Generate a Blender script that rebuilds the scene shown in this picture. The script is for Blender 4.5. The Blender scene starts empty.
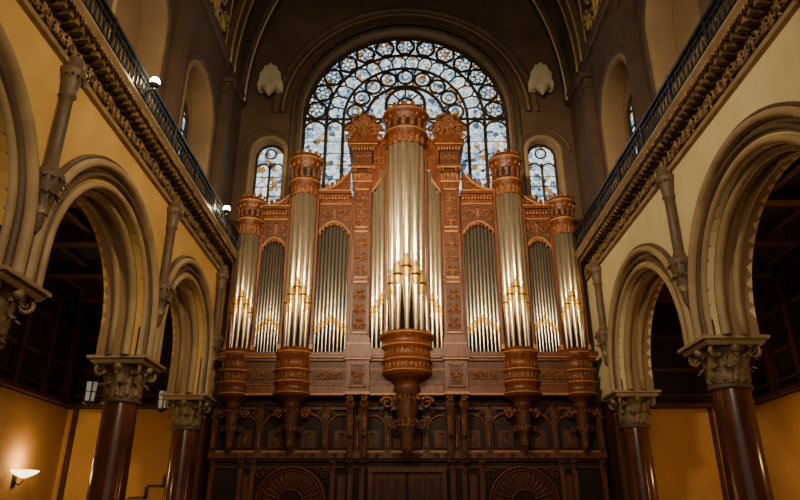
import bpy, math, random
from mathutils import Vector
random.seed(4)
PI=math.pi; sin=math.sin; cos=math.cos
# ------------------------------------------------------------------ materials
M={}
def newmat(name):
    m=bpy.data.materials.new(name); m.use_nodes=True
    nt=m.node_tree; b=nt.nodes['Principled BSDF']
    return m,nt,b
def surf(name,c1,c2,rough=.6,metal=0,scale=3,bump=.0,bscale=20,stretch=(1,1,1),coat=0,spec=.5):
    m,nt,b=newmat(name); N=nt.nodes; L=nt.links
    tc=N.new('ShaderNodeTexCoord'); mp=N.new('ShaderNodeMapping'); mp.inputs['Scale'].default_value=stretch
    L.new(tc.outputs['Object'],mp.inputs['Vector'])
    no=N.new('ShaderNodeTexNoise'); no.inputs['Scale'].default_value=scale; no.inputs['Detail'].default_value=6
    L.new(mp.outputs['Vector'],no.inputs['Vector'])
    r=N.new('ShaderNodeValToRGB'); r.color_ramp.elements[0].position=.3; r.color_ramp.elements[1].position=.7
    r.color_ramp.elements[0].color=(*c1,1); r.color_ramp.elements[1].color=(*c2,1)
    L.new(no.outputs['Fac'],r.inputs['Fac']); L.new(r.outputs['Color'],b.inputs['Base Color'])
    b.inputs['Roughness'].default_value=rough; b.inputs['Metallic'].default_value=metal
    b.inputs['Specular IOR Level'].default_value=spec
    if coat: b.inputs['Coat Weight'].default_value=coat; b.inputs['Coat Roughness'].default_value=.15
    if bump>0:
        n2=N.new('ShaderNodeTexNoise'); n2.inputs['Scale'].default_value=bscale; n2.inputs['Detail'].default_value=4
        L.new(mp.outputs['Vector'],n2.inputs['Vector'])
        bp=N.new('ShaderNodeBump'); bp.inputs['Strength'].default_value=bump; bp.inputs['Distance'].default_value=.03
        L.new(n2.outputs['Fac'],bp.inputs['Height']); L.new(bp.outputs['Normal'],b.inputs['Normal'])
    M[name]=m; return m
surf('wood',(.060,.015,.004),(.185,.050,.012),.36,0,2.5,.2,14,(6,6,.6),0,.30)
surf('wood_light',(.28,.105,.028),(.44,.19,.055),.38,0,3,.1,14,(2,2,1),0,.3)
surf('wood_dark',(.045,.015,.006),(.105,.036,.013),.45,0,2.5,.2,14,(5,5,.7),0,.25)
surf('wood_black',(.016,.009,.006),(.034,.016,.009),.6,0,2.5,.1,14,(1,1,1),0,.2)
surf('carved',(.040,.010,.003),(.32,.11,.030),.42,0,14,.8,30,(1,1,1),0,.3)
surf('carved_dark',(.03,.010,.004),(.19,.068,.022),.45,0,14,.8,30,(1,1,1),0,.25)
surf('tin',(.54,.49,.39),(.72,.66,.53),.26,.92,2,0,1,(8,8,.5))
surf('tin_gold',(.74,.61,.40),(.92,.80,.57),.23,.9,2,0,1,(8,8,.5))
surf('gold',(.50,.27,.04),(.74,.44,.09),.33,.7,6)
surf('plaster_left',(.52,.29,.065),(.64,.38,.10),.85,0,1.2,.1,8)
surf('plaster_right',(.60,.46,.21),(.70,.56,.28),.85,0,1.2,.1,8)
surf('plaster_aisle',(.44,.215,.06),(.54,.275,.08),.85,0,1.0,.1,8)
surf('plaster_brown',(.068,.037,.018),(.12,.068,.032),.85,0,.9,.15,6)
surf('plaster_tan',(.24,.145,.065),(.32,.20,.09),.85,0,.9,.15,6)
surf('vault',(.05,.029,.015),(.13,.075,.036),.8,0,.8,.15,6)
surf('stone',(.25,.16,.068),(.38,.255,.115),.55,0,2,.25,20)
surf('stone_dark',(.068,.039,.018),(.125,.072,.033),.55,0,2,.25,20)
surf('cornice',(.05,.025,.010),(.28,.155,.055),.45,0,9,.7,25)
surf('capital',(.06,.036,.016),(.33,.21,.09),.42,0,8,.5,25)
surf('cream',(.44,.36,.21),(.56,.47,.30),.6,0,3,.1,15)
surf('marble',(.036,.012,.006),(.13,.040,.018),.18,0,3,0,1,(1,1,.5),.4)
surf('iron',(.03,.028,.027),(.07,.066,.062),.32,.7,5)
surf('tracery',(.03,.021,.014),(.08,.055,.032),.8,0,5,0,1,(1,1,1),0,.1)
surf('black',(.006,.004,.003),(.012,.008,.006),.9)
surf('floor_wood',(.10,.05,.025),(.16,.085,.04),.4,0,2,.05,10,(8,.5,1))
surf('gilt_paint',(.30,.19,.06),(.44,.30,.11),.5,.3,6)
def emis(name,col,st):
    m,nt,b=newmat(name); b.inputs['Base Color'].default_value=(*col,1)
    b.inputs['Emission Color'].default_value=(*col,1); b.inputs['Emission Strength'].default_value=st; M[name]=m
emis('bulb',(1,.88,.68),60); emis('lamp_glass',(1,.78,.42),5); emis('lantern_glass',(.9,.85,.75),.12)
def glass():
    m,nt,b=newmat('stained_glass'); N=nt.nodes; L=nt.links
    tc=N.new('ShaderNodeTexCoord')
    mp=N.new('ShaderNodeMapping'); mp.inputs['Scale'].default_value=(1,0.01,1); L.new(tc.outputs['Object'],mp.inputs['Vector'])
    v=N.new('ShaderNodeTexVoronoi'); v.inputs['Scale'].default_value=5.5; L.new(mp.outputs['Vector'],v.inputs['Vector'])
    sx=N.new('ShaderNodeSeparateColor'); L.new(v.outputs['Color'],sx.inputs['Color'])
    r=N.new('ShaderNodeValToRGB'); r.color_ramp.interpolation='CONSTANT'
    cols=[(0,(.42,.62,.76)),(.2,(.86,.93,.94)),(.44,(.20,.35,.52)),(.53,(.62,.77,.86)),(.69,(.64,.48,.24)),(.74,(.06,.10,.18)),(.80,(.95,.92,.80)),(.94,(.36,.17,.05))]
    e=r.color_ramp.elements
    e[0].position=0; e[0].color=(*cols[0][1],1); e[1].position=cols[1][0]; e[1].color=(*cols[1][1],1)
    for p,c in cols[2:]:
        k=e.new(p); k.color=(*c,1)
    L.new(sx.outputs['Red'],r.inputs['Fac'])
    v2=N.new('ShaderNodeTexVoronoi'); v2.feature='DISTANCE_TO_EDGE'; v2.inputs['Scale'].default_value=5.5; L.new(mp.outputs['Vector'],v2.inputs['Vector'])
    gt=N.new('ShaderNodeMath'); gt.operation='GREATER_THAN'; gt.inputs[1].default_value=.035; L.new(v2.outputs['Distance'],gt.inputs[0])
    mx=N.new('ShaderNodeMix'); mx.data_type='RGBA'; mx.inputs[6].default_value=(.02,.02,.02,1)
    L.new(gt.outputs[0],mx.inputs[0]); L.new(r.outputs['Color'],mx.inputs[7])
    b.inputs['Base Color'].default_value=(.03,.03,.04,1); b.inputs['Roughness'].default_value=.6; b.inputs['Specular IOR Level'].default_value=.1
    L.new(mx.outputs[2],b.inputs['Emission Color']); b.inputs['Emission Strength'].default_value=1.5
    M['stained_glass']=m
glass()
# ------------------------------------------------------------------ mesh builder
class B:
    def __init__(s): s.v=[];s.f=[];s.m=[];s.sm=[]
    def add(s,vs,fs,mat,smooth=False):
        o=len(s.v); s.v+=[tuple(p) for p in vs]
        for f in fs: s.f.append([i+o for i in f]); s.m.append(mat); s.sm.append(smooth)
    def box(s,x0,x1,y0,y1,z0,z1,mat):
        vs=[(x,y,z) for z in(z0,z1) for y in(y0,y1) for x in(x0,x1)]
        s.add(vs,[(0,1,3,2),(4,6,7,5),(0,4,5,1),(2,3,7,6),(0,2,6,4),(1,5,7,3)],mat)
    def mbox(s,x0,x1,y0,y1,z0,z1,mat):
        for g in(-1,1): s.box(g*x0,g*x1,y0,y1,z0,z1,mat)
    def lathe(s,cx,cy,prof,mat,n=20,smooth=True,a0=0,a1=2*PI):
        full=abs(a1-a0-2*PI)<1e-6; k=n if full else n+1
        vs=[];fs=[]
        for r,z in prof:
            for i in range(k):
                a=a0+(a1-a0)*i/n; vs.append((cx+r*cos(a),cy+r*sin(a),z))
        for j in range(len(prof)-1):
            for i in range(n):
                i2=(i+1)%k
                fs.append((j*k+i,j*k+i2,(j+1)*k+i2,(j+1)*k+i))
        s.add(vs,fs,mat,smooth)
    def rbox(s,cx,cy,a,rad,w,d,z0,z1,mat):
        dx,dy=cos(a),sin(a); vs=[]
        for z in(z0,z1):
            for (p,q) in((rad,-w/2),(rad,w/2),(rad+d,-w/2),(rad+d,w/2)):
                vs.append((cx+dx*p-dy*q,cy+dy*p+dx*q,z))
        s.add(vs,[(0,1,3,2),(4,6,7,5),(0,4,5,1),(2,3,7,6),(0,2,6,4),(1,5,7,3)],mat)
    def tube(s,pts,r,mat,n=6,closed=False):
        P=[Vector(p) for p in pts]; k=len(P); vs=[];fs=[]
        ref=None
        for i,p in enumerate(P):
            t=(P[(i+1)%k]-P[i-1]) if closed else (P[min(i+1,k-1)]-P[max(i-1,0)])
            if t.length<1e-9: t=Vector((0,0,1))
            t.normalize()
            if ref is None: ref=Vector((0,1,0)) if abs(t.y)<.9 else Vector((1,0,0))
            u=t.cross(ref)
            if u.length<1e-4: u=t.cross(Vector((1,0,.3)))
            u.normalize(); w=t.cross(u)
            rr=r(i/(k-1)) if callable(r) else r
            for j in range(n):
                a=2*PI*j/n; vs.append(p+u*cos(a)*rr+w*sin(a)*rr)
        for i in range(k if closed else k-1):
            i2=(i+1)%k
            for j in range(n):
                j2=(j+1)%n; fs.append((i*n+j,i*n+j2,i2*n+j2,i2*n+j))
        if not closed: fs+= [tuple(range(n))[::-1],tuple(range((k-1)*n,k*n))]
        s.add(vs,fs,mat,True)
    def strip(s,lo,hi,t0,t1,mp,mat):
        k=len(lo); vs=[];fs=[]
        for i in range(k):
            vs+=[mp(*lo[i],t0),mp(*hi[i],t0),mp(*lo[i],t1),mp(*hi[i],t1)]
        for i in range(k-1):
            a=4*i;b=a+4
            fs+=[(a,b,b+1,a+1),(a+2,a+3,b+3,b+2),(a,a+2,b+2,b),(a+1,b+1,b+3,a+3)]
        fs+=[(0,1,3,2),(4*k-4,4*k-2,4*k-1,4*k-3)]
        s.add(vs,fs,mat)
    def sweep(s,path,prof,mp,mat,smooth=True):
        vs=[];fs=[];k=len(prof)
        for (a,z,na,nz) in path:
            for dr,p in prof: vs.append(mp(a+na*dr,z+nz*dr,p))
        for i in range(len(path)-1):
            for j in range(k-1):
                fs.append((i*k+j,i*k+j+1,(i+1)*k+j+1,(i+1)*k+j))
        s.add(vs,fs,mat,smooth)
    def scroll(s,mp,a,b,size,mat,flip=1,up=1,turns=1.6,thick=.12,proj=0,rot=0):
        pts=[]
        n=22
        for i in range(n):
            t=i/(n-1); th=rot+turns*2*PI*t; r=size*(1-t)**.8+size*.06
            pts.append(mp(a+flip*r*cos(th),b+up*r*sin(th),proj))
        s.tube(pts,lambda t:size*thick*(1.2-.7*t),mat,5)
    def leaf(s,cx,cy,a,r0,z0,h,w,curl,mat,down=False):
        vs=[];fs=[];n=6
        g=-1 if down else 1
        for i in range(n):
            t=i/(n-1)
            rad=r0+curl*(t**2.2); z=z0+g*h*(sin(t*PI*.62)/sin(PI*.5) if t<=.81 else 1-(t-.81)*.9)
            ww=w*(sin(PI*(.25+.72*t)))**.8/2
            for q in(-1,-.5,0,.5,1):
                rr=rad+ (.18*w if q==0 else (.02*w if abs(q)==.5 else -.08*w))
                vs.append((cx+cos(a)*rr-sin(a)*q*ww, cy+sin(a)*rr+cos(a)*q*ww, z))
        for i in range(n-1):
            for j in range(4): fs.append((i*5+j,i*5+j+1,(i+1)*5+j+1,(i+1)*5+j))
        s.add(vs,fs,mat,True)
    def make(s,name,parent=None,loc=None):
        me=bpy.data.meshes.new(name)
        off=Vector(loc) if loc else Vector((0,0,0))
        me.from_pydata([tuple(Vector(p)-off) for p in s.v],[],s.f)
        names=[]
        for m in s.m:
            if m not in names: names.append(m)
        for m in names: me.materials.append(M[m])
        idx={m:i for i,m in enumerate(names)}
        me.polygons.foreach_set('material_index',[idx[m] for m in s.m])
        me.polygons.foreach_set('use_smooth',s.sm)
        me.update()
        import bmesh
        bm=bmesh.new(); bm.from_mesh(me); bmesh.ops.recalc_face_normals(bm,faces=bm.faces); bm.to_mesh(me); bm.free()
        o=bpy.data.objects.new(name,me); bpy.context.collection.objects.link(o); o.location=off
        if parent: o.parent=parent
        return o
def empty(name):
    o=bpy.data.objects.new(name,None); bpy.context.collection.objects.link(o); return o
def archpath(c,r,zs,zb,n=28):
    p=[]
    if zb<zs-1e-4: p.append((c-r,zb,-1,0))
    for i in range(n+1):
        a=PI-PI*i/n; p.append((c+r*cos(a),zs+r*sin(a),cos(a),sin(a)))
    if zb<zs-1e-4: p.append((c+r,zb,1,0))
    return p
def wall(b,s0,s1,z0,top,ops,th,mp,mat):
    T=top if callable(top) else (lambda s:top)
    cur=s0
    def solid(a,c,lo):
        n=max(1,int((c-a)/.7)); ss=[a+(c-a)*i/n for i in range(n+1)]
        b.strip([(x,lo) for x in ss],[(x,T(x)) for x in ss],0,th,mp,mat)
    for (c,r,zs,zb) in sorted(ops):
        if c-r>cur+1e-4: solid(cur,c-r,z0)
        n=24
        ss=[c-r*cos(PI*i/n) for i in range(n+1)]
        b.strip([(x,zs+math.sqrt(max(0,r*r-(x-c)**2))) for x in ss],[(x,T(x)) for x in ss],0,th,mp,mat)
        if zb>z0+1e-4: b.strip([(c-r,z0),(c+r,z0)],[(c-r,zb),(c+r,zb)],0,th,mp,mat)
        cur=c+r
    if cur<s1-1e-4: solid(cur,s1,z0)
FL=-1.6; YB=20.5
# ------------------------------------------------------------------ nave arcades
LP=[3.6,8.8,13.97,18.4]; RP=[1.5,6.95,12.44,17.96]
CAP=3.2
def side(g,piers,pl,nm):
    mp=lambda s,z,p:(g*(5.7-p),s,z)
    b=B(); ops=[]
    for i in range(len(piers)-1):
        c=(piers[i]+piers[i+1])/2; r=(piers[i+1]-piers[i])/2-.6; ops.append((c,r,(5.8 if g<0 else 5.65)-r,CAP))
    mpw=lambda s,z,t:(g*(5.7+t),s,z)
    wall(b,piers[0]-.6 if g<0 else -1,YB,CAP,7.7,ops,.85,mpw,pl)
    if g<0: b.strip([(-1,CAP),(piers[0]-.6,CAP)],[(-1,7.7),(piers[0]-.6,7.7)],0,.85,mpw,pl)
    b.make('wall_'+nm)
    b=B(); b.box(g*5.78,g*6.5,piers[-1]+.62,YB-.02,FL,CAP,'wood_dark'); b.make('trim_respond_'+nm)
    b=B()
    rolls=[
      ([(0,-.85),(-.02,-.34),(-.02,-.30)],'plaster_tan'),
      ([(-.02,-.30),(-.09,-.28),(-.12,-.22),(-.09,-.15),(-.02,-.13)],'stone'),
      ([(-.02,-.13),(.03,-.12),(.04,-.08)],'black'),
      ([(.04,-.08),(.0,-.03),(.0,.04),(.06,.09),(.12,.07),(.14,.01)],'stone'),
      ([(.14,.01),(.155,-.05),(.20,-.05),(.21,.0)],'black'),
      ([(.21,.0),(.22,.07),(.27,.10),(.30,.07),(.31,.02)],'stone_dark'),
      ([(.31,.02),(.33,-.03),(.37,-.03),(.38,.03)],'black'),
      ([(.38,.03),(.39,.11),(.45,.17),(.52,.15),(.55,.08)],'stone'),
      ([(.55,.08),(.57,.10),(.61,.08),(.62,.0)],'stone_dark')]
    for (c,r,zs,zb) in ops:
        P=archpath(c,r,zs,zb,40)
        for pf,m in rolls: b.sweep(P,pf,mp,m)
        b.tube([mp(a-na*.03,z-nz*.03,-.55) for a,z,na,nz in P],.07,'stone',8)
    b.make('trim_archivolt_'+nm)
    for y in piers:
        b=B(); cx=g*5.58
        b.lathe(cx,y,[(.02,3.95),(.07,4.05),(.10,4.3),(.17,4.6),(.24,4.85),(.24,4.92),(.19,4.96),(.13,5.0),(.13,5.06),(.10,5.1),(.10,6.35),(.14,6.38),(.12,6.44),(.16,6.7),(.22,6.8),(.22,6.86),(.16,6.9),(.14,7.1)],'stone_dark',14)
        for i in range(7):
            a=(PI if g>0 else 0)+(i-3)*.5
            b.leaf(cx,y,a,.09,4.25,.35,.16,.16,'capital'); b.leaf(cx,y,a+.25,.12,4.5,.35,.16,.18,'capital')
            b.leaf(cx,y,a,.10,6.45,.3,.12,.14,'capital')
        b.make('wall_shaft',loc=(cx,y,5))
    b=B()
    ya,yb=-1,YB-.03
    def band(prof,mat): b.sweep([(ya,0,0,1),(yb,0,0,1)],prof,mp,mat,False)
    band([(6.94,0),(6.96,.08),(7.02,.11),(7.06,.06),(7.08,.02)],'stone')
    band([(7.08,.02),(7.40,.02)],'stone_dark')
    band([(7.40,.02),(7.42,.10),(7.46,.12),(7.46,.2),(7.50,.2)],'stone_dark')
    band([(7.50,.2),(7.52,.32),(7.55,.34)],'cornice')
    band([(7.55,.34),(7.56,.38),(7.60,.38),(7.66,.44),(7.7,.44),(7.7,-.5)],'stone')
    y=ya+.3; k=0
    while y<yb-.2:
        f=1 if k%2 else -1
        b.scroll(mp,y,7.24,.15,'cornice',f,f,1.4,.26,.07); b.scroll(mp,y+.2,7.24,.11,'cornice',-f,f,1.2,.28,.08)
        b.leaf(g*5.64,y+.1,PI if g>0 else 0,.0,7.1,.3,.13,.10,'cornice')
        for q in(0,.2): b.box(g*(5.7-.04),g*(5.7-.32),y+q-.05,y+q+.05,7.41,7.51,'cornice')
        # egg moulding on the corona
        for q in(0,.1,.2,.3): b.lathe(g*(5.7-.38),y+q,[(.001,7.50),(.03,7.53),(.035,7.57),(.001,7.60)],'cornice',6)
        y+=.4;k+=1
    b.make('trim_cornice_'+nm)
    b=B(); X=g*5.34
    b.box(X-.04,X+.04,ya,yb,8.33,8.40,'iron'); b.box(X-.02,X+.02,ya,yb,7.78,7.81,'iron'); b.box(X-.02,X+.02,ya,yb,8.2,8.22,'iron')
    y=ya+.1;k=0
    while y<yb:
        b.box(X-.012,X+.012,y-.012,y+.012,7.7,8.33,'iron')
        if k%10==0: b.box(X-.03,X+.03,y-.03,y+.03,7.7,8.45,'iron')
        if y>5:
            b.tube([(X,y+.085+.075*cos(a*PI/5),8.0+.17*sin(a*PI/5)) for a in range(10)],.018,'iron',4,True)
            b.tube([(X,y+.085+.04*cos(a*PI/3),8.27+.04*sin(a*PI/3)) for a in range(6)],.014,'iron',4,True)
        y+=.17;k+=1
    b.make('iron_railing')
    b=B(); ops2=[]
    cs=[3.2,7.5,11.8,16.1] if g<0 else [4.2,8.0,11.9,15.9]
    for c in cs: ops2.append((c,1.2,11.3,8.2))
    m2=lambda s,z,t:(g*(6.15+t),s,z)
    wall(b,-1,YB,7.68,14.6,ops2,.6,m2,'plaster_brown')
    b.box(g*6.75,g*6.9,-1,YB,7.68,14.6,'plaster_tan')
    b.make('wall_clerestory_'+nm)
    b=B(); m3=lambda s,z,p:(g*(6.15-p),s,z)
    for (c,r,zs,zb) in ops2:
        P=archpath(c,r,zs,zb,28)
        b.sweep(P,[(-.02,-.59),(-.04,-.05),(0,.04),(.08,.08),(.14,.05),(.16,.02)],m3,'plaster_tan')
        b.sweep(P,[(.16,.02),(.22,.02),(.24,.08),(.32,.08),(.34,0)],m3,'stone_dark')
    for i,c in enumerate(cs):
        yy=c+2.1
        b.box(g*6.15,g*5.9,yy-.22,yy+.22,7.7,13.6,'plaster_brown')
        b.box(g*6.15,g*5.82,yy-.3,yy+.3,13.6,13.75,'stone_dark'); b.box(g*6.15,g*5.86,yy-.27,yy+.27,13.2,13.3,'stone_dark')
        for q in range(5): b.leaf(g*5.98,yy+(q-2)*.1,PI if g>0 else 0,.0,13.25,.33,.13,.12,'cornice')
    P=[(-1,0,0,1),(YB-.03,0,0,1)]
    b.sweep(P,[(14.3,0),(14.32,.1),(14.4,.14),(14.5,.14),(14.52,.2),(14.6,.2),(14.6,0)],m3,'stone_dark',False)
    b.make('trim_clerestory_'+nm)
    for c in cs[3:]:
        b=B(); X=g*6.7
        gp=archpath(c,.6,11.0,8.9,16)
        mpg=lambda s,z,t:(X+g*t,s,z)
        ss=[c-.6*cos(PI*i/16) for i in range(17)]
        b.strip([(x,8.9) for x in ss],[(x,11.0+math.sqrt(max(0,.6**2-(x-c)**2))) for x in ss],0,.04,mpg,'stained_glass')
        b.tube([mpg(p[0],p[1],-.03) for p in gp],.07,'tracery',6)
        for q in(-.2,.2): b.tube([mpg(c+q,8.9,-.03),mpg(c+q,11.5,-.03)],.04,'tracery',5)
        for q in(9.5,10.1,10.7,11.2): b.tube([mpg(c-.55,q,-.03),mpg(c+.55,q,-.03)],.03,'tracery',5)
        b.make('window_%d'%(4 if g<0 else 5))
    b=B()
    for yy in(16.2,):
        m4=lambda s,z,p:(g*(vx(z)-.12-p),s,z)
        for f in(-1,1):
            b.scroll(m4,yy+f*.45,15.0,.42,'gilt_paint',f,1,1.5,.2,0); b.scroll(m4,yy+f*.35,16.0,.32,'gilt_paint',-f,-1,1.5,.2,0)
            b.scroll(m4,yy+f*.95,15.6,.26,'gilt_paint',f,-1,1.5,.2,0); b.scroll(m4,yy+f*.3,16.8,.22,'gilt_paint',f,1,1.5,.2,0)
            b.tube([m4(yy+f*1.35*cos(a*PI/24),14.7+3.0*sin(a*PI/24),0) for a in range(13)],.035,'gilt_paint',6)
        b.tube([m4(yy,14.7,0),m4(yy,15.9,0),m4(yy,17.6,0)],lambda t:.1*(1-t)+.02,'gilt_paint',6)
    b.make('gilded_ornament')
def vx(z):
    return 6.2 if z<=14.5 else math.sqrt(max(0,169-(z-14.5)**2))-6.8
def vz(x): return 14.5+math.sqrt(max(0,169-(min(abs(x),6.2)+6.8)**2))
side(-1,LP,'plaster_left','left'); side(1,RP,'plaster_right','right')
b=B(); zs=[14.5+(vz(0)-14.5)*i/24 for i in range(25)]
prof=[(-vx(z),z) for z in zs]+[(vx(z),z) for z in zs[::-1][1:]]
vs=[];fs=[]
for x,z in prof: vs+=[(x,-1,z),(x,YB+.3,z)]
for i in range(len(prof)-1): fs.append((2*i,2*i+1,2*i+3,2*i+2))
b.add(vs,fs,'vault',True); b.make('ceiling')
def rib(y,w,t,mat,edge=None):
    b=B()
    vs=[];fs=[];k=4
    for x,z in prof:
        n=Vector((-x*1.0 if x else 0,0,-(z-8)*.6)).normalized()
        for dy,q in((-w,0),(-w,t),(w,t),(w,0)): vs.append((x+n.x*q,y+dy,z+n.z*q))
    for i in range(len(prof)-1):
        for j in range(3): fs.append((i*k+j,i*k+j+1,i*k+k+j+1,i*k+k+j))
    b.add(vs,fs,mat,False)
    if edge:
        for dy in (-w,w) if y<YB-.5 else (-w,):
            pts=[]
            for x,z in prof:
                n=Vector((-x,0,-(z-8)*.6)).normalized(); pts.append((x+n.x*(t+.02),y+dy,z+n.z*(t+.02)))
            b.tube(pts,.04,edge,6)
    b.make('vault_rib')
rib(YB-.2,.2,.25,'vault','cream')
for y in (18.15,14.0,9.8): rib(y,.28,.28,'stone_dark','gilt_paint')
# ------------------------------------------------------------------ back wall + windows
WZ=14.1; WR=3.9
mb=lambda s,z,t:(s,YB+t,z)
mbp=lambda s,z,p:(s,YB-p,z)
b=B()
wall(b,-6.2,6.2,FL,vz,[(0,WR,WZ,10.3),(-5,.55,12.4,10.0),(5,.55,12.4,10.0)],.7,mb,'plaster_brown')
b.make('wall_back')
b=B()
P=archpath(0,WR,WZ,10.3,56)
b.sweep(P,[(0,-.6),(-.03,-.1),(0,.03)],mbp,'plaster_tan')
b.sweep(P,[(0,.03),(.06,.08),(.13,.08),(.16,.03)],mbp,'stone_dark')
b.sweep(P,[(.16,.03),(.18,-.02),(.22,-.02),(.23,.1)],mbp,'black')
b.sweep(P,[(.23,.1),(.33,.12),(.38,.06),(.38,0)],mbp,'stone_dark')
b.sweep([p for p in archpath(0,4.5,WZ,WZ,56)],[(0,0),(.02,.08),(.08,.14),(.16,.14),(.22,.08),(.24,.03),(.34,.03),(.38,.1),(.5,.1),(.52,0)],mbp,'stone_dark')
b.tube([mbp(4.58*cos(PI*i/56),WZ+4.58*sin(PI*i/56),.14) for i in range(57)],.035,'plaster_tan',6)
for g in(-1,1):
    b.sweep(archpath(g*5,.55,12.4,10.0,24),[(0,-.6),(-.02,-.05),(0,.03),(.06,.07),(.12,.06),(.17,0)],mbp,'plaster_tan')
    b.sweep(archpath(g*5.05,.86,12.4,12.4,24),[(0,0),(.02,.06),(.1,.06),(.12,0)],mbp,'stone_dark')
b.make('trim_window_arches')
def pane(b,c,r,zs,zb,mat):
    ss=[c-r*cos(PI*i/32) for i in range(33)]
    b.strip([(x,zb) for x in ss],[(x,zs+math.sqrt(max(0,r*r-(x-c)**2))) for x in ss],.5,.54,mb,mat)
def pol(R,a,dz=0): return (R*cos(a),WZ+R*sin(a))
mt=lambda s,z:(s,YB+.42,z)
b=B(); pane(b,0,WR,WZ,10.3,'stained_glass')
for R,t in((3.84,.08),(3.0,.06),(2.36,.06),(1.5,.07)):
    b.tube([mt(*pol(R,PI*i/60)) for i in range(61)],t,'tracery',6)
def ring(cx,cz,r,t=.04,n=14): b.tube([mt(cx+r*cos(2*PI*i/n),cz+r*sin(2*PI*i/n)) for i in range(n)],t,'tracery',5,True)
n=13
for i in range(n):
    a=PI*(i+.5)/n; x,z=pol(3.42,a); ring(x,z,.36,.055,18)
    for k in range(6): ring(x+.2*cos(a+k*PI/3),z+.2*sin(a+k*PI/3),.10,.02,8)
    for q in(-1,1): ring(*pol(3.70,a+q*PI/n*.5),.09,.025,8)
n=16
for i in range(n+1):
    a=PI*i/n; b.tube([mt(*pol(2.4,a)),mt(*pol(2.8,a))],.035,'tracery',5)
for i in range(n):
    a=PI*(i+.5)/n; b.tube([mt(*pol(2.76+.24*sin(PI*k/8),a+(k/8-.5)*PI/n)) for k in range(9)],.035,'tracery',5)
n=9
for i in range(n):
    a=PI*(i+.5)/n; ring(*pol(1.94,a),.31,.05,16); ring(*pol(1.94,a),.13,.022,8)
for i in range(n+1):
    a=PI*i/n; b.tube([mt(*pol(1.55,a)),mt(*pol(2.33,a))],.03,'tracery',5)
ring(0,WZ+.65,.75,.07,24); ring(0,WZ+.65,.3,.05)
for i in range(8): b.tube([mt(.3*cos(i*PI/4),WZ+.65+.3*sin(i*PI/4)),mt(.75*cos(i*PI/4),WZ+.65+.75*sin(i*PI/4))],.035,'tracery',5)
b.tube([mt(-3.8,WZ),mt(3.8,WZ)],.06,'tracery',6)
for x in(-3.84,-3.0,-2.36,-1.5,0,1.5,2.36,3.0,3.84): b.tube([mt(x,10.3),mt(x,WZ)],.065,'tracery',6)
for a0,a1 in((-3.84,-3.0),(-3.0,-2.36),(-2.36,-1.5),(-1.5,0),(0,1.5),(1.5,2.36),(2.36,3.0),(3.0,3.84)):
    c=(a0+a1)/2;r=(a1-a0)/2
    b.tube([mt(c+r*cos(PI*i/12),WZ-.1-r+r*sin(PI*i/12)) for i in range(13)],.05,'tracery',5)
    for z in(10.9,11.5,12.1,12.6,13.1): b.tube([mt(a0,z),mt(a1,z)],.018,'tracery',4)
b.make('window_1')
for k,g in((2,-1),(3,1)):
    b=B(); c=g*5; pane(b,c,.55,12.4,10.0,'stained_glass')
    b.tube([mt(p[0],p[1]) for p in archpath(c,.52,12.4,10.0,20)],.06,'tracery',6)
    b.tube([mt(c,10),mt(c,12.15)],.045,'tracery',6)
    for q in(-.26,.26): b.tube([mt(c+q+.25*cos(PI*i/10),11.9+.25*sin(PI*i/10)) for i in range(11)],.035,'tracery',5)
    b.tube([mt(c+.2*cos(2*PI*i/12),12.57+.2*sin(2*PI*i/12)) for i in range(12)],.035,'tracery',5,True)
    for z in(10.4,10.8,11.2,11.6): b.tube([mt(c-.5,z),mt(c+.5,z)],.018,'tracery',4)
    b.make('window_%d'%k)
for g in(-1,1):
    b=B(); cx=g*5.12; cz=15.0
    n=15; vs=[];fs=[]
    for j in range(7):
        t=j/6
        for i in range(n):
            a=PI*(i/(n-1)); rr=(.58*t)*(1+.08*(i%2))
            vs.append((cx+rr*cos(a)*.8, YB-.05-.38*sin(PI*.5*t)*sin(a)**.5-.03*(i%2), cz+rr*sin(a)*1.7))
    for j in range(6):
        for i in range(n-1): fs.append((j*n+i,j*n+i+1,(j+1)*n+i+1,(j+1)*n+i))
    b.add(vs,fs,'cream',True)
    b.lathe(cx,YB-.32,[(.02,cz-.35),(.10,cz-.25),(.22,cz-.1),(.30,cz),(.26,cz+.06),(.1,cz+.1)],'cream',14)
    b.scroll(mbp,cx-.3,cz,.14,'cream',1,1,1.4,.25,.15); b.scroll(mbp,cx+.3,cz,.14,'cream',-1,1,1.4,.25,.15)
    b.make('carved_shell_corbel',loc=(cx,YB-.1,cz))
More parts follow.
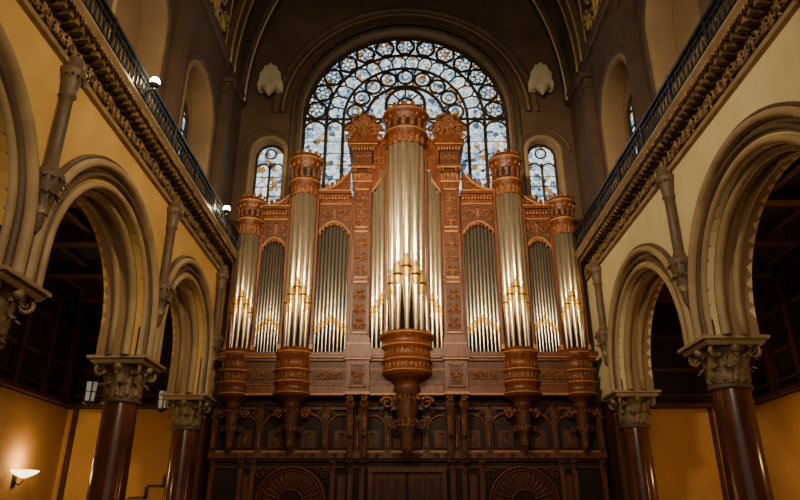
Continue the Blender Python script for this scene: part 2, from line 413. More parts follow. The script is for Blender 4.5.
# ------------------------------------------------------------------ columns
def column(x,y):
    b=B()
    b.box(x-.55,x+.55,y-.55,y+.55,FL,FL+.35,'stone')
    b.lathe(x,y,[(.52,FL+.35),(.54,FL+.42),(.50,FL+.5),(.42,FL+.54),(.42,FL+.6),(.46,FL+.66),(.40,FL+.72),(.36,FL+.74)],'stone',28)
    b.lathe(x,y,[(.37,FL+.74),(.37,0),(.345,2.3)],'marble',28)
    b.lathe(x,y,[(.345,2.26),(.40,2.28),(.40,2.34),(.34,2.37),(.33,2.6),(.36,2.85),(.46,3.0),(.46,3.04)],'stone_dark',28)
    for i in range(10):
        a=2*PI*i/10; b.leaf(x,y,a,.34,2.38,.30,.25,.16,'capital')
        b.leaf(x,y,a+PI/10,.35,2.42,.50,.23,.19,'capital')
    for i in range(4):
        a=PI/4+i*PI/2; ca,sa=cos(a),sin(a)
        mpv=lambda s,z,p:(x+ca*s,y+sa*s,z)
        b.scroll(mpv,.54,2.93,.12,'capital',-1,1,1.5,.32,0,PI*.5)
        a2=i*PI/2; b.lathe(x+cos(a2)*.48,y+sin(a2)*.48,[(.01,2.9),(.07,2.93),(.09,3.0),(.06,3.06)],'capital',8)
    vs=[]
    for z,s in((3.04,.52),(3.09,.56),(3.13,.56),(3.14,.62),(CAP,.62)):
        vs.append([(x-s,y-s,z),(x+s,y-s,z),(x+s,y+s,z),(x-s,y+s,z)])
    V=[p for r in vs for p in r]; F=[]
    for j in range(4):
        for i in range(4): F.append((j*4+i,j*4+(i+1)%4,j*4+4+(i+1)%4,j*4+4+i))
    F+=[(3,2,1,0),(16,17,18,19)]
    b.add(V,F,'stone'); b.make('marble_column',loc=(x,y,FL))
for y in LP: column(-6.1,y)
for y in RP[1:]: column(6.1,y)
# ------------------------------------------------------------------ aisles
for g,nm in((-1,'left'),(1,'right')):
    b=B(); b.box(g*10.5,g*10.7,-1,YB+.3,FL,6.6,'plaster_aisle')
    b.make('wall_aisle_'+nm)
    b=B(); b.box(g*6.2,g*10.5,YB,YB+.2,FL,6.6,'plaster_aisle'); b.make('wall_aisle_end_'+nm)
    b=B()
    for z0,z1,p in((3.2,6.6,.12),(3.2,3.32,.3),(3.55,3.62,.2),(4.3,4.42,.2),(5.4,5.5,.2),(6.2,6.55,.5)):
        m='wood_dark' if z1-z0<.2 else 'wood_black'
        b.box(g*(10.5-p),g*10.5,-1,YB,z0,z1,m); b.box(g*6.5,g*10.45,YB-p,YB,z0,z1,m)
    y=0
    while y<YB: b.box(g*10.2,g*10.4,y,y+.18,3.3,6.3,'wood_dark'); y+=1.4
    b.make('trim_aisle_panelling_'+nm)
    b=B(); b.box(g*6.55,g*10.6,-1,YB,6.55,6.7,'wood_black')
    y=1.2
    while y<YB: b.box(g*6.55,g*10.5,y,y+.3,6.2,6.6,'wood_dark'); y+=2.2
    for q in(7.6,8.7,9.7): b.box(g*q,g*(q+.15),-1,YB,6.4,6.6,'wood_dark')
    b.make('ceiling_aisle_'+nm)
    b=B(); b.box(g*6.5,g*10.5,-1.2,-1,FL,6.6,'wood_black'); b.make('wall_aisle_light_block_'+nm)  # unseen wall added to keep the open-end world light out of the aisle
b=B(); x=-9.7;z=-.4
while x<-7.2:
    b.box(x,x+.5,YB-.08,YB,z,z+.06,'wood_dark'); b.box(x+.44,x+.5,YB-.08,YB,z,z+.33,'wood_dark'); x+=.5; z+=.33
b.box(-7.2,-6.7,YB-.08,YB,z,z+.06,'wood_dark')
b.box(-10.4,-6.6,YB-.1,YB,FL,FL+.9,'wood_dark')
for x in(-10.3,-9.2): b.box(x,x+.14,YB-.1,YB,FL,3.2,'wood_dark')
b.make('trim_stair')
b=B()
b.box(6.6,10.5,YB-.06,YB,FL,FL+.9,'wood_dark'); b.box(10.42,10.5,-1,YB,FL,FL+.9,'wood_dark')
b.box(9.3,9.42,YB-.06,YB,-.7,3.2,'wood_dark'); b.make('baseboard_right')
b=B(); b.box(-10.7,10.7,-3,YB+.3,FL-.1,FL,'floor_wood'); b.make('floor')
def lantern(x,y,z):
    b=B()
    b.lathe(x,y,[(.02,z-.42),(.06,z-.38),(.16,z-.32),(.17,z-.29)],'iron',6,False)
    b.lathe(x,y,[(.13,z-.29),(.16,z+.2)],'lantern_glass',6,False)
    for i in range(6):
        a=i*PI/3; b.tube([(x+.14*cos(a),y+.14*sin(a),z-.3),(x+.17*cos(a),y+.17*sin(a),z+.2)],.02,'iron',5)
    b.tube([(x+.15*cos(i*PI/3),y+.15*sin(i*PI/3),z-.05) for i in range(6)],.015,'iron',5,True)
    b.lathe(x,y,[(.21,z+.19),(.21,z+.23),(.14,z+.33),(.05,z+.42),(.05,z+.5),(.02,z+.55)],'iron',6,False)
    b.tube([(x,y,z+.5),(x,y,6.56)],.015,'iron',5)
    b.make('hanging_lantern',loc=(x,y,z))
lantern(-8.15,16.8,3.1); lantern(-7.15,19.2,3.3)
def sconce(x,y,z,g):
    b=B()
    b.box(x,x+g*.04,y-.08,y+.08,z-.35,z+.05,'iron')
    b.tube([(x+g*.03,y,z-.2),(x+g*.15,y,z-.28),(x+g*.25,y,z-.2),(x+g*.25,y,z-.08)],.02,'iron',6)
    b.lathe(x+g*.25,y,[(.05,z-.1),(.15,z-.06),(.30,z+.02),(.36,z+.08),(.34,z+.09),(.02,z-.02)],'lamp_glass',16)
    b.make('wall_sconce',loc=(x,y,z))
    l=bpy.data.lights.new('sconce_bulb','POINT'); l.energy=35; l.color=(1,.70,.34); l.shadow_soft_size=.1
    o=bpy.data.objects.new('sconce_bulb',l); o.location=(x+g*.35,y,z+.35); bpy.context.collection.objects.link(o)
sconce(-10.5,18.3,1.15,1)
def spot(g,y,z):
    b=B(); x=g*5.12
    b.tube([(g*5.28,y,7.9),(g*5.2,y,z-.15),(x,y,z-.1)],.02,'iron',6)
    b.lathe(x,y,[(.02,z-.12),(.09,z-.09),(.10,z-.02)],'iron',12)
    b.lathe(x,y,[(.09,z-.02),(.10,z+.05),(.07,z+.11),(.001,z+.13)],'bulb',12)
    b.make('gallery_lamp',loc=(x,y,z))
    l=bpy.data.lights.new('gallery_light','POINT'); l.energy=34; l.color=(1,.82,.55); l.shadow_soft_size=.04
    o=bpy.data.objects.new('gallery_light',l); o.location=(x-g*.12,y,z+.1); bpy.context.collection.objects.link(o)
for p in((-1,10.8,8.15),(-1,16.6,8.15)): spot(*p)
# ================================================================== ORGAN
org=empty('pipe_organ')
OY=19.0
def pipe(b,x,y,zb,zm,zt,r,mat,n=16):
    b.lathe(x,y,[(r*.3,zb),(r*.34,zb+.02),(r,zm)],mat,n)
    b.lathe(x,y,[(r,zm),(r,zt-.03),(r*1.05,zt-.03),(r*1.05,zt),(r*.88,zt),(r*.85,zt-.15)],mat,n)
    def patch(rows,m):
        vs=[];fs=[];k=7
        for z,h,rr in rows:
            for i in range(k):
                a=-PI/2+h*(i/(k-1)*2-1); vs.append((x+rr*cos(a),y+rr*sin(a),z))
        for j in range(len(rows)-1):
            for i in range(k-1): fs.append((j*k+i,j*k+i+1,(j+1)*k+i+1,(j+1)*k+i))
        b.add(vs,fs,m,True)
    R=r*1.05
    patch([(zm+.6*r,1.25,R),(zm+1.7*r,1.25,R),(zm+3.2*r,.04,R)],'gold')
    patch([(zm+.02,1.2,R*.99),(zm+.6*r,1.2,R*.99)],'black')
    L=zm-zb; d=min(2.0*r,L*.6)
    patch([(zm-d,.05,(r-(r*.66)*d/L)*1.06),(zm-.3*d,1.0,(r-(r*.66)*.3*d/L)*1.06),(zm+.02,1.2,R)],'gold')
cf=lambda s,z,p:(s,OY-p,z)
case=B(); pipes=B(); carv=B()
X1=5.34
def hband(b,x0,x1,yf,layers):
    for z0,z1,p,m in layers: b.box(x0-p,x1+p,yf-p,YB-.05,z0,z1,m)
belt=[(3.30,3.36,.05,'wood_light'),(3.36,3.60,0,'wood'),(3.60,3.64,.05,'wood_light'),(3.64,3.69,.1,'wood'),(3.69,3.98,.03,'wood_dark'),(3.98,4.01,.06,'wood_light'),(4.01,4.06,.1,'wood'),(4.06,4.28,.03,'wood_dark'),(4.28,4.36,.10,'wood'),(4.36,4.40,.17,'wood_light'),(4.40,4.52,.2,'wood')]
hband(case,-X1,X1,18.72,belt)
bowl=[(.50,4.56),(.58,4.54),(.60,4.46),(.56,4.40),(.55,4.34),(.50,4.28),(.50,4.08),(.56,4.04),(.56,3.97),(.50,3.93),(.50,3.74),(.56,3.70),(.56,3.62),(.51,3.56),(.51,3.42),(.56,3.38),(.55,3.30),(.44,3.22),(.26,3.14),(.22,3.05)]
def pendant(cx,cy,zt,zb,r):
    H=zt-zb
    case.lathe(cx,cy,[(r,zt),(r*1.1,zt-.06*H),(r*.8,zt-.12*H),(r*.9,zt-.3*H),(r*.65,zt-.55*H),(r*.35,zt-.8*H),(r*.42,zt-.86*H),(r*.25,zt-.92*H),(.01,zb)],'wood_dark',16)
    for i in range(9):
        a=2*PI*i/9
        carv.leaf(cx,cy,a,r*.62,zt-.55*H,.42*H,r*.8,r*.55,'carved'); carv.leaf(cx,cy,a+.35,r*.4,zt-.85*H,.42*H,r*.6,r*.45,'carved_dark')
    # little scroll wings either side, carrying the bowl
    for f in(-1,1):
        mpw=lambda s,z,p:(s,cy+.12-p,z)
        carv.scroll(mpw,cx+f*r*1.55,zt-.22*H,r*.5,'carved',f,1,1.5,.3,0); carv.scroll(mpw,cx+f*r*1.15,zt-.5*H,r*.35,'carved_dark',-f,-1,1.5,.3,0)
def tower(cx,cy,r,zb,zm,zt,zc,npipe,pr,mat,capd=1,pend=True):
    sc=r/.42
    if pend:
        case.lathe(cx,cy,[(a*sc,z) for a,z in bowl],'wood',32)
        for zz in(4.5,4.0,3.66,3.34):
            rr={4.5:.605,4.0:.565,3.66:.565,3.34:.565}[zz]*sc
            case.lathe(cx,cy,[(rr,zz-.02),(rr+.015,zz-.01),(rr+.015,zz+.01),(rr,zz+.02)],'wood_light',32)
        for i in range(11):
            a=PI+PI*(i+.5)/11; carv.rbox(cx,cy,a,.49*sc,.05,.03,4.10,4.26,'carved')
            carv.leaf(cx,cy,a,.50*sc,3.75,.17,.12*sc,.03,'carved')
        pendant(cx,cy+.02,3.12,1.72,.25*sc)
    case.lathe(cx,cy,[(r*1.1,4.5),(r*1.1,zb),(.01,zb)],'wood',32)
    case.box(cx-r,cx+r,cy+.12,YB-.06,4.4,zc+.1,'wood_dark')
    R=r-pr*1.0
    for i in range(npipe):
        t=(i/(npipe-1)*2-1); a=-PI/2+t*1.25
        zmm=zm+(1-abs(t))*.45
        pipe(pipes,cx+R*cos(a),cy+R*sin(a),zb,zmm,zt,pr,mat)
    for g in(-1,1):
        case.box(cx+g*(r+.0),cx+g*(r+.07),cy-.05,cy+.3,zb,zt+.05,'wood')
        case.box(cx+g*(r+.0),cx+g*(r+.09),cy-.07,cy+.3,zb,zb+.15,'wood_light')
    H=capd
    case.lathe(cx,cy,[(.01,zt-.02),(r*.98,zt-.02),(r*1.02,zt-.12),(r*1.08,zt-.1),(r*1.10,zt+.03),(r*1.2,zt+.08),(r*1.2,zt+.14),(r*1.06,zt+.18),(r*1.06,zt+H*.55),(r*1.14,zt+H*.6),(r*1.14,zt+H*.66),(r*1.24,zt+H*.74),(r*1.32,zt+H*.8),(r*1.32,zt+H*.88),(r*1.22,zt+H*.92),(r*1.16,zt+H),(r*.7,zt+H*1.03),(.01,zt+H*1.05)],'wood',36)
    for q in(.11,H*.84):
        rr=r*(1.2 if q<.2 else 1.32); case.lathe(cx,cy,[(rr,zt+q-.025),(rr+.018,zt+q),(rr,zt+q+.025)],'wood_light',36)
    for i in range(14):
        a=2*PI*i/14+.1; carv.rbox(cx,cy,a,r*1.05,.07*r/.42,.05,zt+.2,zt+H*.53,'carved')
        carv.rbox(cx,cy,a+.2,r*1.06,.10*r/.42,.012,zt+.24,zt+H*.50,'black')
        carv.rbox(cx,cy,a+.2,r*1.12,.05,.05,zt+H*.61,zt+H*.70,'wood_light')
        carv.leaf(cx,cy,a,r*1.08,zt+.2,H*.34,.13*r/.42,.05,'carved')
        carv.leaf(cx,cy,a,r*1.18,zt+H*.95,.14,.12*r/.42,.05,'carved')
    for i in range(9):
        a=PI+PI*(i+.5)/9
        carv.leaf(cx,cy,a,r*1.05,zt-.06,.34,.17*r/.42,-.02,'carved',down=True)
for g in(-1,1):
    tower(g*3.30,18.85,.42,4.66,6.0,10.05,10.2,5,.115,'tin_gold',1.08)
    tower(g*5.0,18.95,.36,4.66,5.75,8.72,8.9,5,.095,'tin_gold',.88)
tower(0,18.62,.60,5.0,6.5,11.72,11.9,5,.155,'tin_gold',.98,False)
case.lathe(0,18.62,[(.78,5.02),(.80,4.98),(.80,4.90),(.72,4.84),(.70,4.70),(.74,4.66),(.74,4.60),(.66,4.54),(.66,4.30),(.72,4.26),(.72,4.18),(.66,4.14),(.66,3.98),(.71,3.94),(.71,3.86),(.64,3.78),(.48,3.68),(.34,3.62),(.32,3.5)],'wood',40)
for zz,rr in((4.95,.80),(4.63,.74),(4.22,.72),(3.9,.71)): case.lathe(0,18.62,[(rr,zz-.02),(rr+.018,zz-.01),(rr+.018,zz+.01),(rr,zz+.02)],'wood_light',40)
for i in range(15):
    a=PI+PI*(i+.5)/15; carv.rbox(0,18.62,a,.65,.06,.03,4.34,4.5,'carved'); carv.leaf(0,18.62,a,.66,3.98,.15,.13,.03,'carved')
pendant(0,18.66,3.55,1.5,.36)
case.box(-.45,.45,18.8,19.4,2.9,4.5,'wood_dark')
for g in(-1,1):
    for i,(xx,zt,zm) in enumerate(((.60,10.95,6.3),(.76,10.6,6.1),(.90,10.2,5.9),(1.03,9.85,5.75))):
        pipe(pipes,g*xx,18.66+.05*i,4.62,zm,zt,.078,'tin_gold')
    ss=[.5+.62*i/10 for i in range(11)]
    lo=[(g*s,11.15-1.35*((s-.5)/.62)**.7) for s in ss]; hi=[(g*s,12.15-.5*((s-.5)/.62)**.6) for s in ss]
    case.strip(lo,hi,.28,.02,cf,'wood')
    case.tube([cf(p[0],p[1],.31) for p in lo],.03,'wood_light',6); case.tube([cf(p[0],p[1],.31) for p in hi],.04,'wood_light',6)
    carv.scroll(cf,g*.85,10.95,.16,'carved',g,1,1.5,.2,.3); carv.scroll(cf,g*.72,11.5,.14,'carved',-g,1,1.5,.2,.3)
case.box(-1.1,1.1,19.1,YB-.07,4.4,11.9,'wood_dark')
case.box(-1.1,1.1,18.55,19.3,4.5,4.64,'wood')
for g in(-1,1):
    cx=g*1.42; w=.30
    def pb(x0,x1,yf,z0,z1,m): case.box(cx+x0,cx+x1,yf,YB-.08,z0,z1,m)
    pb(-.36,.36,18.54,3.3,3.38,'wood_light'); pb(-.33,.33,18.60,3.38,4.3,'wood'); pb(-.38,.38,18.52,4.3,4.36,'wood_light'); pb(-.42,.42,18.48,4.36,4.6,'wood')
    for q in(-.22,.22): carv.box(cx+q-.03,cx+q+.03,18.55,18.61,3.50,4.2,'wood')
    for z in(3.50,4.14): carv.box(cx-.22,cx+.22,18.55,18.61,z,z+.06,'wood')
    carv.box(cx-.19,cx+.19,18.58,18.61,3.56,4.14,'wood_dark')
    for f in(-1,1): carv.scroll(lambda s,z,p:(cx+s,18.57-p,z),f*.08,3.85,.09,'carved',f,1,1.5,.3,0); carv.scroll(lambda s,z,p:(cx+s,18.57-p,z),f*.07,3.68,.06,'carved',-f,-1,1.5,.3,0)
    pb(-w,w,18.78,4.6,10.2,'wood')
    pb(-.35,.35,18.72,4.6,4.80,'wood'); pb(-.36,.36,18.71,4.80,4.84,'wood_light'); pb(-.33,.33,18.74,4.84,5.0,'wood')
    for x0,x1 in((-.27,-.21),(.21,.27)): carv.box(cx+x0,cx+x1,18.72,18.79,5.15,9.95,'wood')
    for z in(5.12,6.7,6.85,8.4,8.55,9.9): carv.box(cx-.27,cx+.27,18.72,18.79,z,z+.06,'wood_light')
    for z0,z1 in((5.2,6.68),(6.93,8.38),(8.63,9.88)): carv.box(cx-.20,cx+.20,18.765,18.79,z0,z1,'wood_dark')
    mpp=lambda s,z,p:(cx+s,18.75-p,z)
    for z in(5.35,5.8,6.25,7.05,7.5,7.95,8.75,9.15,9.55):
        for f in(-1,1):
            carv.scroll(mpp,f*.085,z,.085,'carved',f,1,1.4,.32,.01); carv.scroll(mpp,f*.07,z+.22,.06,'carved',-f,-1,1.4,.34,.01)
        carv.leaf(cx,18.77,-PI/2,.0,z-.12,.3,.16,.07,'carved')
    pb(-.34,.34,18.73,10.2,10.26,'wood_light')
    for q in range(5):
        carv.leaf(cx+(q-2)*.13,18.8,-PI/2,.02,10.28,.30,.15,.12,'carved')
    for f in(-1,1): carv.scroll(mpp,f*.28,10.62,.1,'carved',f,1,1.5,.3,.08)
    pb(-.30,.30,18.8,10.26,10.7,'wood_dark'); pb(-.40,.40,18.66,10.7,10.76,'wood_light'); pb(-.38,.38,18.68,10.76,10.84,'wood'); pb(-.34,.34,18.72,10.84,11.35,'wood')
    carv.box(cx-.3,cx+.3,18.70,18.73,10.9,11.3,'wood_dark')
    for f in(-1,0,1): carv.scroll(mpp,f*.2,11.1,.09,'carved',1,1,1.5,.28,.06)
    for q in range(8): carv.box(cx-.36+.095*q,cx-.36+.095*q+.05,18.62,18.7,11.35,11.45,'wood_light')
    pb(-.42,.42,18.66,11.45,11.55,'wood'); pb(-.48,.48,18.58,11.55,11.60,'wood_light'); pb(-.52,.52,18.52,11.60,11.74,'wood'); pb(-.38,.38,18.7,11.74,12.0,'wood')
    for f in(-1,1):
        carv.scroll(mpp,f*.34,12.22,.25,'carved',f,1,1.7,.28,-.05); carv.scroll(mpp,f*.24,12.65,.18,'carved',-f,1,1.5,.3,-.05)
        carv.scroll(mpp,f*.50,11.95,.13,'carved',-f,1,1.5,.3,-.05)
        carv.leaf(cx+f*.2,18.84,-PI/2+f*.3,.0,12.0,.75,.28,.16,'carved'); carv.leaf(cx+f*.38,18.84,-PI/2+f*.6,.0,11.9,.6,.22,.2,'carved')
    carv.leaf(cx,18.84,-PI/2,.0,12.0,.95,.36,.2,'carved'); carv.leaf(cx,18.9,PI/2,.0,12.0,.95,.4,.16,'carved')
    case.strip([(cx-.45,12.0),(cx-.25,12.0),(cx,12.0),(cx+.25,12.0),(cx+.45,12.0)],[(cx-.45,12.15),(cx-.25,12.45),(cx,12.6),(cx+.25,12.45),(cx+.45,12.15)],.12,.0,cf,'wood_dark')
    for q in(-.2,.2):
        mpc=lambda s,z,p:(cx+q+p,s,z)
        lo=[(19.3,3.3),(19.25,2.6),(19.2,1.9),(19.2,1.5)]; hi=[(18.66,3.3),(18.72,3.0),(18.95,2.4),(19.05,1.5)]
        case.strip([(a,z) for a,z in lo],[(a,z) for a,z in hi],-.09,.09,mpc,'wood_dark')
        carv.scroll(lambda s,z_,p:(cx+q+.1,s,z_),18.85,3.05,.12,'carved_dark',1,1,1.5,.25,0); carv.scroll(lambda s,z_,p:(cx+q-.1,s,z_),18.85,3.05,.12,'carved_dark',1,1,1.5,.25,0)
        carv.leaf(cx+q,18.86,-PI/2,.02,2.2,.9,.18,.16,'carved_dark'); carv.leaf(cx+q,19.0,-PI/2,.02,1.6,.6,.14,.12,'carved_dark')
        carv.scroll(mpp,q,3.2,.09,'carved',1 if q>0 else -1,1,1.5,.3,.12)
def flat(x0,x1,ztop,n,zt,zm0,cor,g):
    case.box(g*x0,g*x1,OY+.32,YB-.09,4.4,ztop,'wood_black')
    a,bb=min(g*x0,g*x1),max(g*x0,g*x1)
    r=(bb-a)/n/2*.90
    for i in range(n):
        t=(i+.5)/n; u=abs(2*t-1)
        x=a+(bb-a)*t
        pipe(pipes,x,OY+.12,4.62,zm0+.40*(1-u) ,zt-.03,r,'tin')
    ss=[a+(bb-a)*i/14 for i in range(15)]
    low=[(s,zt-.42*abs(2*(s-a)/(bb-a)-1)**2-.1) for s in ss]
    case.strip(low,[(s,ztop) for s in ss],.05,-.35,cf,'wood')
    case.tube([cf(p[0],p[1],.06) for p in low],.025,'wood_light',6)
    m=(a+bb)/2; wd=bb-a
    case.strip([(s,z+.07) for s,z in low],[(s,ztop-.3) for s in ss],.055,.05,cf,'wood_dark')
    for f in(-1,1):
        carv.scroll(cf,m+f*wd*.22,zt+.16,wd*.13,'carved',f,1,1.6,.24,.07); carv.scroll(cf,m+f*wd*.42,zt+.0,wd*.09,'carved',-f,-1,1.5,.28,.07)
        carv.scroll(cf,m+f*wd*.38,zt+.3,wd*.08,'carved',-f,1,1.5,.28,.07)
    carv.leaf(m,OY-.05,-PI/2,0,zt,.4,.18,.05,'carved')
    # hanging leaf fringe (pipe shades)
    for i in range(9):
        s=a+wd*(i+.5)/9; z=zt-.42*abs(2*(s-a)/wd-1)**2-.1
        carv.leaf(s,OY-.04,-PI/2,0,z+.04,.16,.11,.02,'carved',down=True)
    case.box(a,bb,OY-.02,OY+.4,4.5,4.62,'wood_light')
    for z0,z1,p,mm in cor: case.box(a-.02,bb+.02,OY-p,YB-.1,ztop+z0,ztop+z1,mm)
    k=int(wd/.1)
    for i in range(k): carv.box(a+.1*i+.02,a+.1*i+.07,OY-.14,OY-.05,ztop-.1,ztop-.02,'wood_light')
cor=[(-.27,-.23,.09,'wood_light'),(-.02,.06,.16,'wood'),(.06,.13,.24,'wood'),(.13,.17,.28,'wood_light')]
for g in(-1,1):
    flat(1.80,2.84,9.75,9,8.98,5.25,cor,g)
    flat(3.76,4.62,9.2,9,8.42,5.25,cor,g)
    for xx,zt in((1.77,9.8),(2.84,9.8),(3.76,9.2),(4.62,9.0)): case.box(g*xx-.04,g*xx+.04,OY-.05,OY+.4,4.5,zt,'wood')
    for (a0,a1,z0,z1,zb) in((1.85,2.8,10.75,10.05,9.9),(3.8,4.6,9.85,9.45,9.35)):
        ss=[a0+(a1-a0)*i/10 for i in range(11)]
        hi=[(g*s,z1+(z0-z1)*(1-(s-a0)/(a1-a0))**2.2) for s in ss]
        case.strip([(g*s,zb) for s in ss],hi,.02,-.2,cf,'wood'); case.tube([cf(p[0],p[1],.04) for p in hi],.04,'wood_light',6)
        carv.scroll(cf,g*(a0+.2),zb+.28,.15,'carved',g,1,1.6,.22,.05)
        carv.scroll(cf,g*(a0+.55),zb+.12,.1,'carved',-g,1,1.6,.22,.05)
        for q in range(4): carv.leaf(g*(a0+.25+.17*q),OY+.0,-PI/2,0,z1+(z0-z1)*(1-(.25+.17*q)/(a1-a0))**2.2,.2,.14,.06,'carved')
    x=1.95
    while x<5.4:
        if abs(x-3.3)>.6 and abs(x-5.02)>.5:
            carv.scroll(lambda s,z,p:(s,18.68-p,z),g*x,3.84,.10,'carved',g,1,1.5,.3,.0)
            carv.scroll(lambda s,z,p:(s,18.68-p,z),g*(x+.13),3.80,.06,'carved',-g,-1,1.5,.3,.0)
        x+=.25
case.make('case',org); pipes.make('pipes',org); carv.make('carvings',org)
# ================================================================== screen under the organ
b=B(); SY=19.35
ms=lambda s,z,p:(s,SY-p,z)
WD='wood_dark'; CD='carved_dark'
b.box(-5.65,5.65,SY,YB-.05,FL,3.28,'wood_black')
for z0,z1,p,m in((3.1,3.28,.18,WD),(2.98,3.1,.10,WD),(1.78,1.84,.1,'wood_light'),(1.62,1.78,.18,'wood'),(1.56,1.62,.1,WD),(1.36,1.42,.06,WD),(FL,FL+.3,.1,WD)): b.box(-5.65,5.65,SY-p,SY+.1,z0,z1,m)
for g in(-1,1):
    for x in(.55,1.42,2.35,3.3,4.25,5.1,5.55):
        b.box(g*x-.09,g*x+.09,SY-.14,SY+.1,1.6,3.2,WD); b.box(g*x-.12,g*x+.12,SY-.17,SY,2.72,2.8,WD)
        b.lathe(g*x,SY-.16,[(.05,1.9),(.06,1.95),(.045,2.0),(.055,2.3),(.04,2.55),(.06,2.6),(.06,2.68)],'wood',10)
        b.leaf(g*x,SY-.14,-PI/2,.0,2.8,.3,.2,.14,CD)
    for x0,x1 in((0,.55),(.55,1.42),(1.42,2.35),(2.35,3.3),(3.3,4.25),(4.25,5.1)):
        c=g*(x0+x1)/2; r=(x1-x0)/2-.1
        b.sweep(archpath(c,r,2.45,1.85,14),[(0,-.02),(0,.05),(.04,.07),(.08,.03)],ms,'wood')
        b.box(c-r*.6,c+r*.6,SY-.03,SY,1.92,2.4,WD); b.box(c-r*.4,c+r*.4,SY-.05,SY,1.98,2.34,WD)
        b.leaf(c,SY-.05,-PI/2,.0,2.0,.32,.2,.05,CD)
        for f in(-1,1): b.scroll(ms,c+f*r*.8,2.88,.08,CD,f,1,1.4,.34,.04); b.scroll(ms,c+f*r*.4,1.69,.06,CD,f,1,1.4,.34,.2)
    for x in(1.28,1.6,2.1,4.35,4.7,5.5):
        b.box(g*x-.08,g*x+.08,SY-.12,SY+.1,FL,1.6,WD)
        b.box(g*x-.05,g*x+.05,SY-.14,SY,FL+.4,1.2,'wood'); b.leaf(g*x,SY-.12,-PI/2,.0,1.2,.3,.18,.12,CD)
    c=g*3.25; zc=.45
    for R,t in((.95,.05),(.86,.03),(.35,.035)): b.tube([ms(c+R*cos(PI*i/28),zc+R*sin(PI*i/28),.05) for i in range(29)],t,'wood',6)
    b.strip([(c+.35*cos(PI*i/28),zc+.35*sin(PI*i/28)) for i in range(29)],[(c+.9*cos(PI*i/28),zc+.9*sin(PI*i/28)) for i in range(29)],.0,.03,ms,WD)
    for i in range(15):
        a=PI*(i+.5)/15
        b.tube([ms(c+q*cos(a),zc+q*sin(a),.05) for q in(.36,.5,.65,.82)],lambda t:.02+.03*t,'wood',6)
    b.box(c-1.0,c+1.0,SY-.12,SY,zc-.12,zc,WD)
    for x in(-.95,-.32,.32,.95): b.box(c+x-.05,c+x+.05,SY-.1,SY,FL,zc-.1,WD)
    for x in(-.63,0,.63): b.box(c+x-.18,c+x+.18,SY-.05,SY,FL+.5,zc-.3,WD)
    for x in(-1,1): b.scroll(ms,c+x*.92,1.2,.14,CD,x,1,1.5,.25,.04); b.scroll(ms,c+x*.70,1.3,.08,CD,-x,1,1.5,.28,.04)
    for x in(1.85,4.52): b.box(g*x-.12,g*x+.12,SY-.04,SY,.2,1.2,WD); b.box(g*x-.08,g*x+.08,SY-.06,SY,.28,1.12,'wood')
b.make('loft_screen',org)
for k,g in((1,-1),(2,1)):
    b=B(); a0,a1=(g*.03,g*.95) if g>0 else (-.95,-.03)
    b.box(a0,a1,SY-.1,SY-.02,FL,1.25,WD)
    for z0,z1 in((-1.4,-.5),(-.4,.35),(.45,1.15)):
        for x0 in(a0+.08,a0+.5):
            b.box(x0,x0+.34,SY-.13,SY-.09,z0,z1,'wood'); b.box(x0+.05,x0+.29,SY-.145,SY-.12,z0+.06,z1-.06,WD)
    b.lathe(g*.1,SY-.16,[(.01,-.45),(.035,-.43),(.035,-.39),(.01,-.37)],'gold',10)
    b.make('door_%d'%k)
b=B()
b.box(-1.1,1.1,SY-.2,SY-.02,1.25,1.36,'wood'); b.mbox(.96,1.1,SY-.16,SY-.02,FL,1.3,'wood'); b.make('trim_door_frame')
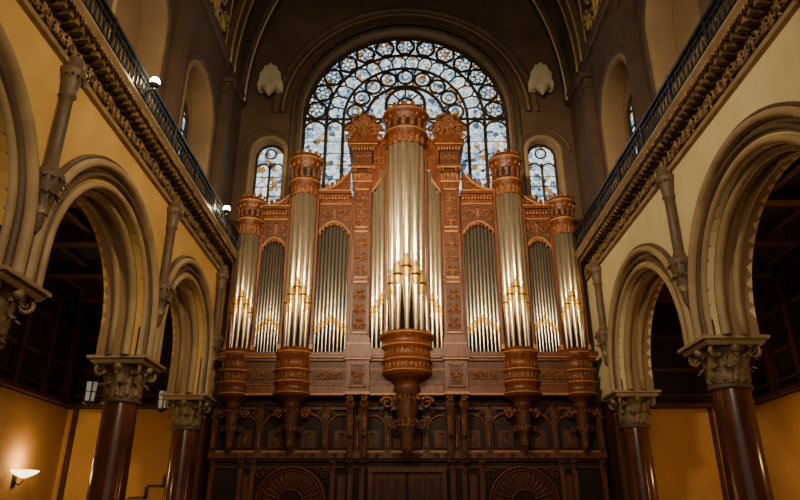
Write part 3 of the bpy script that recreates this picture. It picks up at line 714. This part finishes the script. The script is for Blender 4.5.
# ------------------------------------------------------------------ lights
def area(name,loc,target,size,energy,col,spread=180):
    l=bpy.data.lights.new(name,'AREA'); l.energy=energy; l.color=col; l.size=size; l.spread=math.radians(spread)
    o=bpy.data.objects.new(name,l); o.location=loc
    d=Vector(target)-Vector(loc); o.rotation_euler=d.to_track_quat('-Z','Y').to_euler()
    bpy.context.collection.objects.link(o); return o
area('organ_flood',(-4.8,1.5,9.6),(.6,19,8.6),1.0,330,(1,.80,.52),44)  # added light aimed at the organ pipes, no fixture there
area('organ_fill_r',(4.8,1.5,9.6),(-.6,19,8.6),1.0,110,(1,.82,.58),44)  # weaker added light on the pipes from the other side
area('nave_fill',(0,-2.5,7),(0,19,6),3,380,(1,.81,.57))  # broad fill added behind the camera
area('wall_fill_l',(3.5,3.5,10),(-5.7,13.5,6.8),1.0,190,(1,.80,.48),70)  # out-of-frame light added to brighten the left wall
area('wall_fill_r',(-3.5,3.5,10),(5.7,14.5,6.8),1.0,170,(1,.83,.58),70)  # same added brightening for the right wall
def pt(name,loc,e,col,s=.15):
    l=bpy.data.lights.new(name,'POINT'); l.energy=e; l.color=col; l.shadow_soft_size=s
    o=bpy.data.objects.new(name,l); o.location=loc; bpy.context.collection.objects.link(o)
for g in(-1,1):
    l=bpy.data.lights.new('vault_fill','SPOT'); l.energy=420; l.color=(1,.76,.48); l.spot_size=math.radians(70); l.spot_blend=1; l.shadow_soft_size=.05  # added spot to brighten the vault, not a real fitting
    o=bpy.data.objects.new('vault_fill',l); o.location=(g*3.0,9.5,13.8); d=Vector((g*5.2,18,16))-Vector(o.location)
    o.rotation_euler=d.to_track_quat('-Z','Y').to_euler(); bpy.context.collection.objects.link(o)
pt('aisle_fill',(9,17,1.2),75,(1,.62,.28)); pt('aisle_fill',(9.2,11,1.2),55,(1,.62,.28)); pt('aisle_fill',(-9,15,1),28,(1,.7,.38)); pt('aisle_fill',(-8.3,18.6,.4),22,(1,.7,.38))  # points added to warm the aisle walls, no fixtures there
for g in(-1,1): pt('aisle_bounce_fill',(g*8.2,12.2,4.6),22,(1,.66,.36)); pt('aisle_bounce_fill',(g*8.2,17.5,4.8),16,(1,.66,.36))  # no pendants hang here: added fill standing in for bounce high in the aisles
w=bpy.data.worlds.new('World'); bpy.context.scene.world=w; w.use_nodes=True
w.node_tree.nodes['Background'].inputs['Color'].default_value=(.92,.80,.66,1); w.node_tree.nodes['Background'].inputs['Strength'].default_value=.36
# ------------------------------------------------------------------ camera
cd=bpy.data.cameras.new('camera'); cam=bpy.data.objects.new('camera',cd); bpy.context.collection.objects.link(cam)
cd.sensor_width=36; cd.lens=650/800*36; cd.clip_end=200
cam.location=(-.12,0,0); cam.rotation_euler=(math.radians(90+22.6),0,.0043)
bpy.context.scene.camera=cam
for o in bpy.context.scene.objects:
    if o.parent is None: o.location.z-=FL
